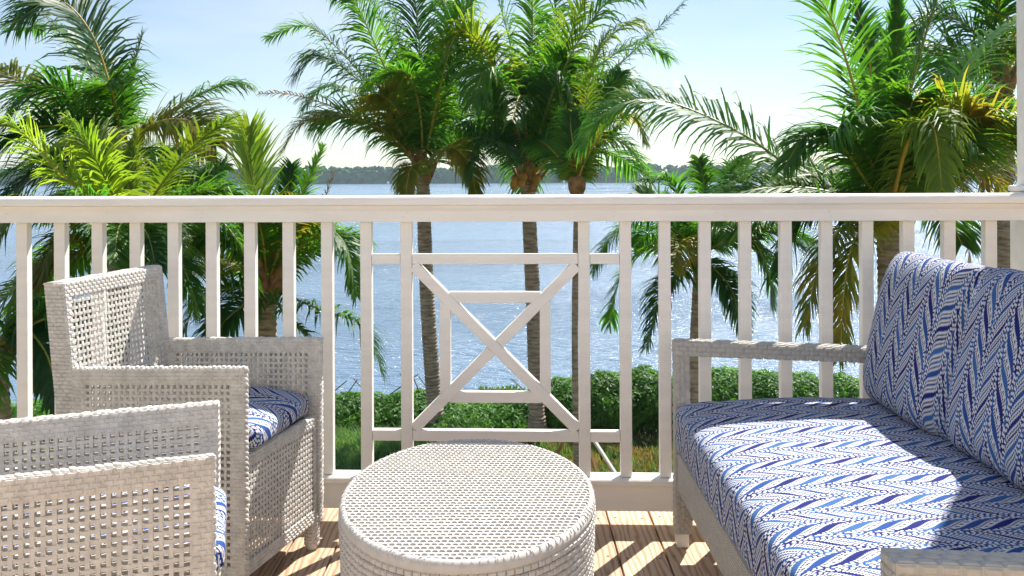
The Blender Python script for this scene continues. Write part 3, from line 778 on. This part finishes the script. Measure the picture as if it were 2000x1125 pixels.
# centre left palm
t = palm('tall palm with ringed trunk seen left of the crossed panel square', (852, 840), (825, 335), 19.0, .17, .15, [
    ([(760, 262, -.4), (660, 224, -.7), (590, 240, -.9), (548, 300, -1.0)], YL, RY, dict(droop=.9, ll=.85)),
    ([(745, 200, .2), (665, 100, .4), (595, 50, .5), (522, 76, .6)], G, RY, dict(droop=.6, ll=.8)),
    ([(745, 255, .6), (640, 205, 1.0), (565, 184, 1.2), (503, 182, 1.4)], DR, RG, dict(droop=.9, ll=.38, n=40, wid=.03)),
    ([(770, 180, -.4), (725, 70, -.6), (690, 0, -.6), (655, -20, -.5)], G, RY, dict(droop=.7)),
    ([(795, 170, .6), (770, 40, .8), (740, -60, .9)], D_, RG, {}),
    ([(825, 180, -.2), (815, 40, -.2), (800, -90, -.2)], D_, RG, {}),
    ([(845, 200, .6), (870, 80, .9), (885, -40, 1.0)], D_, RG, {}),
    ([(850, 230, -.6), (900, 130, -.9), (945, 90, -1.2), (985, 130, -1.4)], G, RY, dict(droop=.8)),
    ([(822, 230, -.8), (800, 150, -1.2), (760, 140, -1.5), (705, 175, -1.7)], G, RY, dict(droop=1.0, ll=.7, wid=.034)),
    ([(855, 300, -.9), (885, 288, -1.3), (915, 320, -1.5), (930, 380, -1.6)], YL, RY, dict(droop=1.1, ll=.7)),
    ([(815, 320, -1.0), (800, 335, -1.4), (790, 400, -1.6)], YL, RY, dict(droop=1.1, ll=.6)),
    ([(880, 270, .4), (950, 250, .8), (1010, 300, 1.2)], D_, RG, dict(droop=.9)),
    ([(755, 215, -.6), (680, 140, -.9), (620, 110, -1.1), (575, 150, -1.2)], G, RG, dict(droop=.9, ll=1.1)),
    ([(750, 240, .8), (690, 180, 1.2), (630, 170, 1.5), (590, 215, 1.6)], D_, RG, dict(droop=.9, ll=.9)),
    ([(790, 150, .9), (740, 30, 1.3), (690, -60, 1.5)], G, RG, dict(droop=.9, ll=1.1)),
    ([(860, 170, -1.0), (890, 60, -1.3), (930, -20, -1.5)], G, RY, dict(droop=.9, ll=1.1)),
], rand=7, seed=3, nb=8, rlen=3.3, rel=(25, 80))
# centre right palm with coconuts
t2 = palm('palm with orange coconuts rising behind the crossed panel square', (1050, 850), (1030, 352), 18.4, .165, .15, [
    ([(1028, 270, -.6), (1021, 205, -1.2), (1014, 188, -1.8), (1000, 235, -2.6)], G, RY, dict(droop=1.2, ll=.85, rr=.05)),
    ([(1000, 210, -.3), (950, 100, -.5), (905, 20, -.6), (860, 0, -.8)], G, RY, dict(droop=1.0, ll=1.0)),
    ([(985, 250, .5), (935, 232, .8), (860, 180, .9), (800, 146, .8), (775, 170, .7)], G, RY, dict(droop=.9, ll=.8)),
    ([(1015, 180, .4), (985, 40, .6), (950, -70, .7)], D_, RG, dict(ll=.85)),
    ([(1035, 180, -.2), (1040, 40, -.3), (1035, -100, -.3)], G, RG, dict(ll=.85)),
    ([(1055, 190, .4), (1080, 60, .6), (1095, -80, .7)], D_, RG, dict(ll=.85)),
    ([(1065, 200, -.5), (1110, 80, -.9), (1150, -30, -1.1)], BR, RG, dict(ll=.85)),
    ([(1095, 230, .2), (1170, 130, .4), (1250, 85, .6), (1303, 112, .8)], G, RG, dict(droop=.7)),
    ([(1100, 235, .8), (1200, 135, 1.2), (1280, 60, 1.4), (1348, -8, 1.5)], G, RG, dict(droop=.5, ll=.6)),
    ([(1085, 300, -.7), (1150, 262, -1.1), (1225, 285, -1.3), (1282, 372, -1.5)], D_, RY, dict(droop=1.0, ll=.8, rr=.04)),
    ([(1080, 250, -.6), (1150, 195, -1.0), (1215, 185, -1.2), (1265, 225, -1.4)], YL, RY, dict(droop=.9, ll=.7)),
    ([(990, 290, -.8), (955, 265, -1.2), (930, 300, -1.5), (915, 350, -1.7)], D_, RG, dict(droop=1.0, ll=.7)),
    ([(1075, 200, -.8), (1130, 80, -1.2), (1190, 0, -1.4), (1240, -20, -1.5)], G, RG, dict(droop=.9, ll=1.05)),
    ([(1085, 240, .8), (1160, 160, 1.2), (1225, 150, 1.4), (1275, 200, 1.6)], G, RG, dict(droop=.9, ll=.9)),
    ([(1090, 220, -.5), (1160, 110, -.8), (1220, 50, -.9), (1270, 60, -1.0)], BR, RG, dict(droop=.8, ll=.9)),
    ([(990, 200, -.8), (940, 90, -1.2), (900, 60, -1.4), (870, 110, -1.6)], BR, RY, dict(droop=1.0, ll=1.0)),
    ([(1005, 230, -1.0), (970, 150, -1.5), (945, 140, -1.8), (925, 200, -2.0)], G, RG, dict(droop=1.1, ll=1.0)),
    ([(1060, 240, -1.0), (1085, 170, -1.4), (1110, 170, -1.8), (1125, 240, -2.0)], D_, RG, dict(droop=1.1, ll=.9)),
], rand=7, seed=5, nb=9, rlen=3.3, rel=(25, 80))
hd = P(1030, 352, 18.4)
for k, (px, py) in enumerate(((1006, 352), (1018, 357), (1004, 362), (1048, 350), (1022, 345))):
    mb = MB(); mb.lump(P(px, py, 18.0 if k != 3 else 18.2) - t2.location, Vector((.085, 0, 0)), Vector((0, .085, 0)), Vector((0, 0, .11)), 10, 7)
    mb.build('coconut', M_NUT, t2, smooth=True)
# slim staked palm
t3 = palm('slim young palm with thin trunk, braced by wooden stakes', (1128, 935), (1127, 372), 15.9, .062, .055, [
    ([(1128, 330, 0), (1140, 230, .2), (1160, 120, .4), (1190, 60, .5)], BR, RG, dict(ll=.6)),
    ([(1120, 320, 0), (1100, 230, .3), (1085, 130, .4)], G, RG, dict(ll=.6)),
    ([(1140, 320, -.2), (1190, 240, -.4), (1240, 230, -.5), (1262, 280, -.6)], YL, RY, dict(droop=.9, ll=.55)),
    ([(1140, 310, .4), (1175, 200, .6), (1215, 140, .8)], G, RG, dict(ll=.6)),
], rand=3, seed=8, nb=0, rlen=2.0, rel=(45, 80), ll=.55)
sh = MB(); a = P(1127, 388, 15.9)-t3.location; sh.tube([a, a+Vector((0, 0, .18)), a+Vector((0, 0, .36)), a+Vector((0, 0, .60))], [.085, .16, .17, .05], 12); sh.build('leaf_sheath', M_BOOT, t3, smooth=True)
for px0, py0, px1, py1, Yb, m_, lb in ((1128, 800, 1172, 945, 15.3, M_WOOD, 'reddish wooden stake bracing the slim palm'), (1128, 810, 1212, 940, 15.5, M_STRAP, 'pale wooden stake leaning from the slim palm to the lawn'), (1126, 815, 1078, 905, 16.8, M_WOOD, 'wooden stake on the far side of the slim palm')):
    a = P(px0, py0, 15.9); b_ = P(px1, py1, Yb); 
    d = (b_-a); b_ = a + d*((GZ-.05-a.z)/d.z); s = MB(); s.tube([a, b_], .035, 4)
    tag(s.build('brace_stake', m_), lb, 'stake', 'stakes bracing the slim palm')
# left palms
palm('big dark palm at the left edge with fronds swept over to the left', (215, 900), (238, 290), 12.5, .16, .14, [
    ([(215, 170, -.2), (175, 60, -.3), (110, 0, -.4), (25, 45, -.6)], D_, RY, dict(droop=.7, ll=1.0)),
    ([(205, 190, .5), (150, 90, .8), (95, 50, 1.0), (30, 60, 1.2)], D_, RG, dict(droop=.6, ll=.8)),
    ([(250, 210, .2), (262, 130, .3), (280, 62, .4)], G, RY, dict(ll=.35, droop=.2)),
    ([(300, 245, .2), (370, 195, .4), (440, 165, .5), (484, 168, .6)], G, RY, dict(droop=.7, ll=.6)),
    ([(180, 220, -.6), (110, 170, -1.0), (50, 190, -1.3), (5, 260, -1.5)], D_, RG, dict(droop=.9)),
    ([(160, 250, .5), (70, 175, .8), (0, 140, 1.0), (-60, 150, 1.2)], YL, RY, dict(droop=.8)),
    ([(222, 220, .5), (205, 150, .8), (190, 110, 1.0)], D_, RG, dict(ll=.55)),
    ([(310, 300, .4), (380, 285, .8), (430, 330, 1.0)], D_, RG, dict(droop=.9, ll=.6)),
    ([(150, 330, -.4), (70, 340, -.8), (0, 420, -1.0)], D_, RG, dict(droop=.9)),
], rand=6, seed=11, rlen=2.2, nb=6, ll=.85, wid=.036, rel=(-10, 50))
palm('bright yellow green young palm in front of the big dark left palm', (240, 860), (250, 470), 10.0, .13, .12, [
    ([(220, 380, -.2), (180, 300, -.4), (135, 235, -.5)], BR, RG, dict(ll=.55)),
    ([(230, 370, .2), (205, 310, .4), (165, 270, .5), (90, 300, .7)], BR, RG, dict(ll=.55, droop=.6)),
    ([(250, 380, .2), (255, 320, .3), (268, 255, .4)], BR, RG, dict(ll=.35, droop=.3)),
    ([(295, 390, -.3), (350, 315, -.5), (400, 265, -.6), (445, 235, -.7)], BR, RG, dict(ll=.6, droop=.4)),
    ([(190, 400, -.3), (110, 330, -.6), (40, 255, -.8), (-10, 240, -.9)], BR, RY, dict(ll=.6, droop=.6)),
    ([(310, 420, .3), (380, 365, .5), (440, 320, .6)], G, RG, dict(ll=.5)),
    ([(330, 450, -.2), (410, 420, -.3), (470, 480, -.4), (500, 560, -.4)], G, RG, dict(ll=.5, droop=.8)),
    ([(150, 440, -.3), (60, 410, -.6), (0, 450, -.8), (-30, 540, -.9)], BR, RY, dict(ll=.55, droop=.8)),
    ([(180, 480, -.4), (120, 470, -.7), (70, 560, -.9)], YL, RY, dict(ll=.5, droop=.9)),
    ([(300, 500, -.3), (350, 510, -.5), (390, 610, -.6)], G, RG, dict(ll=.5, droop=.9)),
    ([(210, 390, .5), (120, 300, .8), (50, 330, 1.0)], G, RG, dict(ll=.55)),
    ([(280, 400, .6), (310, 330, .9), (380, 330, 1.1)], G, RG, dict(ll=.5)),
    ([(240, 430, -.4), (150, 380, -.9), (90, 420, -1.2)], G, RG, dict(ll=.5)),
], rand=9, seed=13, rlen=1.8, ll=.6, nb=5, rr=.02, wid=.031, rel=(-25, 55), mats=[BR, G, D_, G])
palm('short palm with upright spear leaves left of the centre panel', (520, 850), (522, 560), 11.5, .13, .12, [
    ([(505, 430, 0), (492, 330, .1), (487, 248, .2)], BR, RG, dict(ll=.75, droop=.15, spread=.55)),
    ([(555, 450, -.2), (590, 380, -.3), (632, 285, -.4)], G, RG, dict(ll=.35, droop=.3)),
    ([(545, 450, .3), (560, 380, .4), (570, 320, .5)], D_, RG, dict(ll=.4, droop=.2)),
    ([(580, 480, .2), (625, 410, .3), (652, 335, .3)], DR, RY, dict(ll=.22, droop=.3, n=30)),
    ([(580, 490, -.3), (640, 450, -.5), (680, 490, -.7), (697, 580, -.8)], G, RG, dict(ll=.5, droop=.9)),
    ([(590, 590, -.5), (660, 615, -.8), (710, 640, -1.0), (748, 728, -1.1)], D_, RG, dict(ll=.55, droop=.8)),
    ([(470, 480, -.3), (410, 440, -.5), (370, 500, -.7), (350, 600, -.8)], G, RG, dict(ll=.5, droop=.9)),
    ([(470, 560, -.5), (420, 570, -.8), (380, 600, -1.0), (350, 680, -1.1)], D_, RG, dict(ll=.55, droop=.8)),
    ([(490, 470, .2), (450, 390, .3), (420, 330, .4)], G, RG, dict(ll=.45)),
    ([(470, 600, -.5), (430, 640, -.7), (390, 720, -.8)], D_, RG, dict(ll=.5, droop=.7)),
    ([(560, 620, -.6), (600, 660, -.8), (640, 740, -.9)], D_, RG, dict(ll=.5, droop=.7)),
], rand=8, seed=17, rlen=1.7, ll=.55, nb=7, rr=.02, wid=.032, rel=(20, 65))
# low palm just left of the railing
palm('low palm at the far left whose drooping fronds show under the water line', (20, 1000), (-10, 680), 9.0, .12, .11, [
    ([(40, 640, 0), (90, 690, -.2), (120, 800, -.3)], D_, RG, dict(ll=.45, droop=.9)),
    ([(60, 600, .2), (130, 600, .3), (170, 700, .3)], G, RG, dict(ll=.45, droop=.9)),
], rand=6, seed=19, rlen=1.7, ll=.55, nb=4, rel=(-10, 40))
# right palms
palm('big palm behind the sofa with broad upright fronds', (1735, 900), (1738, 420), 10.5, .17, .16, [
    ([(1700, 300, -.1), (1665, 160, -.2), (1625, 40, -.3), (1575, -40, -.4)], G, RY, dict(droop=.5, ll=.95, n=64)),
    ([(1715, 260, .3), (1695, 100, .5), (1665, -20, .6)], D_, RY, dict(ll=.45, droop=.5)),
    ([(1742, 250, .1), (1750, 100, .2), (1752, -60, .2)], G, RG, dict(ll=.35, droop=.2, spread=.5, wid=.045)),
    ([(1755, 280, -.3), (1790, 130, -.5), (1830, 0, -.7), (1860, -60, -.8)], D_, RG, dict(ll=.8)),
    ([(1770, 320, .3), (1840, 200, .5), (1920, 90, .7), (1990, 40, .8)], G, RG, dict(ll=.8)),
    ([(1765, 300, -.8), (1795, 240, -1.2), (1825, 255, -1.5), (1840, 370, -1.7)], BR, RY, dict(droop=1.0, ll=.6)),
    ([(1775, 340, -.4), (1850, 260, -.6), (1930, 235, -.8), (2000, 290, -.9)], G, RY, dict(droop=.8, ll=.75)),
    ([(1780, 370, .3), (1860, 330, .4), (1930, 340, .5), (1990, 420, .6)], YL, RY, dict(droop=.8, ll=.7)),
    ([(1680, 380, .4), (1600, 368, .6), (1450, 262, .9), (1290, 196, 1.2), (1190, 215, 1.4), (1130, 290, 1.5)], G, RG, dict(droop=1.0, ll=.85, n=150)),
    ([(1690, 350, -.2), (1640, 280, -.4), (1580, 260, -.6), (1530, 330, -.7)], G, RG, dict(droop=.8, ll=.6)),
    ([(1690, 450, -.5), (1640, 450, -.9), (1600, 520, -1.1), (1570, 640, -1.2)], YL, RY, dict(droop=.9, ll=.6)),
    ([(1710, 450, -.7), (1670, 470, -1.2), (1650, 560, -1.4), (1640, 700, -1.5)], YL, RY, dict(droop=.9, ll=.55)),
    ([(1690, 430, .3), (1610, 400, .4), (1550, 450, .5), (1520, 540, .5)], D_, RG, dict(droop=.9, ll=.6)),
    ([(1725, 300, .6), (1720, 180, .9), (1730, 60, 1.1)], D_, RG, dict(ll=.6)),
], rand=12, seed=23, rlen=2.4, ll=.85, wid=.034, ndens=115, nb=9, rr=.03, rel=(5, 75))
palm('palm with brown ringed trunk beside the porch column', (1962, 960), (1962, 150), 15.0, .13, .13, [
    ([(1920, 110, -.3), (1860, 120, -.6), (1830, 220, -.8)], G, RG, dict(droop=.9)),
    ([(1930, 200, -.5), (1910, 270, -.7), (1925, 370, -.8)], DR, RY, dict(droop=.9, ll=.6)),
    ([(1950, 230, -.5), (1955, 300, -.6), (1970, 370, -.7)], DR, RY, dict(droop=.9, ll=.6)),
    ([(1900, 60, .2), (1830, 30, .4), (1770, 90, .6)], G, RG, dict(droop=.8)),
    ([(1915, 190, .2), (1880, 300, .2), (1890, 440, .2), (1895, 540, .2)], DR, RG, dict(droop=.9, ll=.35, n=40)),
    ([(1940, 60, 0), (1900, -30, 0), (1850, -60, 0)], D_, RG, {}),
], rand=5, seed=29, rlen=2.6, nb=6)
palm('small palm seen through the balusters left of the sofa back', (1362, 860), (1366, 500), 13.0, .085, .08, [
    ([(1340, 420, -.2), (1310, 355, -.3), (1260, 350, -.4)], D_, RG, dict(ll=.5, droop=.6)),
    ([(1370, 420, .2), (1375, 360, .3), (1365, 310, .4)], G, RG, dict(ll=.4)),
    ([(1400, 430, -.2), (1440, 375, -.3), (1490, 380, -.4), (1520, 440, -.5)], YL, RG, dict(ll=.5, droop=.8)),
    ([(1300, 440, -.4), (1240, 430, -.6), (1190, 470, -.7), (1160, 530, -.8)], G, RG, dict(ll=.55, droop=.8)),
    ([(1300, 480, -.3), (1240, 500, -.5), (1205, 560, -.6), (1190, 640, -.6)], G, RG, dict(ll=.5, droop=.8)),
    ([(1330, 530, -.5), (1290, 570, -.8), (1262, 680, -.9)], D_, RG, dict(ll=.5, droop=.8)),
    ([(1420, 470, -.4), (1470, 470, -.6), (1500, 530, -.7), (1510, 600, -.7)], G, RG, dict(ll=.5, droop=.8)),
    ([(1400, 530, -.3), (1430, 570, -.5), (1450, 650, -.6)], D_, RG, dict(ll=.5, droop=.8)),
    ([(1410, 400, .3), (1430, 340, .5), (1450, 310, .6)], G, RG, dict(ll=.4)),
], rand=8, seed=31, rlen=1.8, ll=.55, nb=5, rr=.018, wid=.031, rel=(10, 60))

# ------------------------------------------------------------------ shrubs along the shore
def shrub(label, blobs, nl, seed, leaf=M_HEDGE, size=.062):
    rnd = random.Random(seed); c0 = Vector(blobs[0][0]); t = empty('shore_shrub', (c0.x, c0.y, GZ)); tag(t, label, 'shrub', 'shrubs along the shore')
    mb = MB(); org = t.location; vol = [b[1]*b[2]*b[3] for b in blobs]; tot = sum(vol)
    for (c, rx, ry, rz), v in zip(blobs, vol):
        for i in range(int(1.8*nl*v/tot)):
            d = Vector((rnd.gauss(0, 1), rnd.gauss(0, 1), rnd.gauss(0, 1))).normalized()
            k = (1 - abs(rnd.gauss(0, .13)))*(1 + .16*noise.noise((d.x*2.5+c[0], d.y*2.5, d.z*2.5+seed)))
            p = Vector((c[0]+d.x*rx*k, c[1]+d.y*ry*k, c[2]+d.z*rz*k))
            if p.z < GZ: continue
            nr = (d + Vector((rnd.uniform(-.8, .8), rnd.uniform(-.8, .8), rnd.uniform(-.3, 1.0)))).normalized()
            a = nr.orthogonal().normalized(); b_ = nr.cross(a); g_ = rnd.uniform(0, 6.28); a, b_ = a*math.cos(g_)+b_*math.sin(g_), b_*math.cos(g_)-a*math.sin(g_)
            s = size*rnd.uniform(.6, 1.3); p -= org
            mb.add([p-a*s, p-b_*s*.45+nr*s*.12, p+a*s, p+b_*s*.45+nr*s*.12], [(0, 1, 2, 3)])
    mb.build('foliage', leaf, t)
    for k in range(5):
        st = MB(); x, y = c0.x + rnd.uniform(-.6, .6)-org.x, c0.y+rnd.uniform(-.3, .3)-org.y
        st.tube([(x, y, -.05), (x+rnd.uniform(-.3, .3), y, .5), (x+rnd.uniform(-.5, .5), y, 1.0)], [.03, .022, .012], 6); st.build('stem', M_TRUNK, t)
def blob(px, ptop, pbot, Y, wpx, dep=.9):
    a, b_ = P(px, ptop, Y), P(px, pbot, Y); rz = (a.z-b_.z)/2
    return ((a.x, Y, (a.z+b_.z)/2), wpx/2/F*Y, dep, rz)
shrub('low bushy shrub at the water behind the far armchair cushion', [blob(690, 768, 860, 19.6, 210), blob(640, 775, 860, 19.4, 140), blob(570, 770, 860, 19.6, 190)], 9000, 41)
shrub('low shrub under the lower left corner of the crossed panel', [blob(810, 764, 850, 19.8, 170), blob(880, 785, 850, 19.5, 150), blob(945, 788, 850, 19.4, 140)], 9000, 42)
shrub('shrub between the two ringed trunks and the slim palm', [blob(1050, 765, 855, 19.4, 160), blob(1010, 782, 852, 19.3, 120), blob(1105, 738, 860, 19.2, 110)], 8000, 43)
shrub('taller rounded shrub right of the slim palm trunk', [blob(1190, 728, 845, 18.8, 150), blob(1255, 718, 835, 19.0, 140), blob(1290, 730, 830, 18.9, 110)], 10000, 44)
shrub('green shrub seen between the balusters over the sofa arm', [blob(1420, 722, 830, 18.8, 150), blob(1500, 726, 830, 18.8, 140), blob(1570, 730, 830, 18.8, 110), blob(1650, 735, 830, 18.8, 130)], 11000, 45)
shrub('low shrub at the shore near the left picture edge', [blob(330, 775, 870, 19.5, 260), blob(120, 780, 870, 19.5, 300), blob(-60, 780, 870, 19.5, 260)], 8000, 46)
# thin pale shoots reaching up behind the centre shrubs
sp = MB(); rnd = random.Random(5)
for k in range(260):
    p = P(rnd.uniform(940, 1020), 790, 20.6 + rnd.uniform(-.3, .3)); h_ = rnd.uniform(.15, .45); d = Vector((rnd.uniform(-.12, .12), 0, h_)); w_ = Vector((.012, 0, 0))
    sp.add([p-w_, p+w_, p+d+w_*.6, p+d-w_*.6], [(0, 1, 2, 3)])
    for q in range(3):
        c = p + d*rnd.uniform(.5, 1.0); a = Vector((rnd.uniform(-.06, .06), 0, rnd.uniform(.0, .07))); b_ = Vector((-a.z, 0, a.x))*.35
        sp.add([c, c+a*.5+b_, c+a, c+a*.5-b_], [(0, 1, 2, 3)])
tag(sp.build('wispy_plant', M_GRASS), 'wispy pale green shoots on the shore below the crossed panel', 'plant')

# ------------------------------------------------------------------ grass
def grass(name, label, x0, x1, y0, y1, n, h0, h1, m_, seed, wd=.012):
    rnd = random.Random(seed); mb = MB()
    for i in range(n):
        x, y = rnd.uniform(x0, x1), rnd.uniform(y0, y1)
        if noise.noise((x*1.3, y*1.3, seed)) < -.25: continue
        h_ = rnd.uniform(h0, h1)*(1+.6*noise.noise((x*.9, y*.9, seed+5))); g_ = rnd.uniform(0, 6.28); l_ = h_*rnd.uniform(.1, .6)
        w_ = Vector((math.sin(g_+1), math.cos(g_+1), 0))*wd; p = Vector((x, y, GZ-.02)); t_ = Vector((math.cos(g_)*l_, math.sin(g_)*l_, h_))
        mb.add([p-w_, p+w_, p+t_*.6+w_*.7-Vector((0, 0, 0)), p+t_*.6-w_*.7, p+t_+Vector((t_.x*.3, t_.y*.3, -h_*.1))], [(0, 1, 2, 3), (3, 2, 4)])
    tag(mb.build(name, m_), label, 'grass', kind='stuff')
grass('tall_grass', 'tall green grass below the low shrub left of the table', -4.6, -.55, 14.2, 18.6, 20000, .14, .38, M_GRASS, 61, .014)
grass('dry_grass', 'yellowing dry lawn grass right of the table', -.6, 5.5, 13.8, 20.5, 42000, .05, .16, M_DRY, 62, .012)
grass('weedy_grass', 'scattered green tufts in the dry lawn', -.5, 5.5, 14.0, 20.0, 9000, .08, .25, M_GRASS, 63, .012)

# ------------------------------------------------------------------ air
hz = MB(); hz.box(-1200, 1200, -60, 1400, WZ-1.5, 42)
hm = bpy.data.materials.new('air'); hm.use_nodes = True; ht = hm.node_tree; ht.nodes.clear()
ho = ht.nodes.new('ShaderNodeOutputMaterial'); pv = ht.nodes.new('ShaderNodeVolumePrincipled')
pv.inputs['Color'].default_value = (0.72, 0.88, 1.0, 1); pv.inputs['Density'].default_value = 0.00017; pv.inputs['Anisotropy'].default_value = 0.3
ht.links.new(pv.outputs[0], ho.inputs['Volume'])
tag(hz.build('haze', hm), 'thin bluish haze over the water towards the far shore', 'haze', kind='stuff')
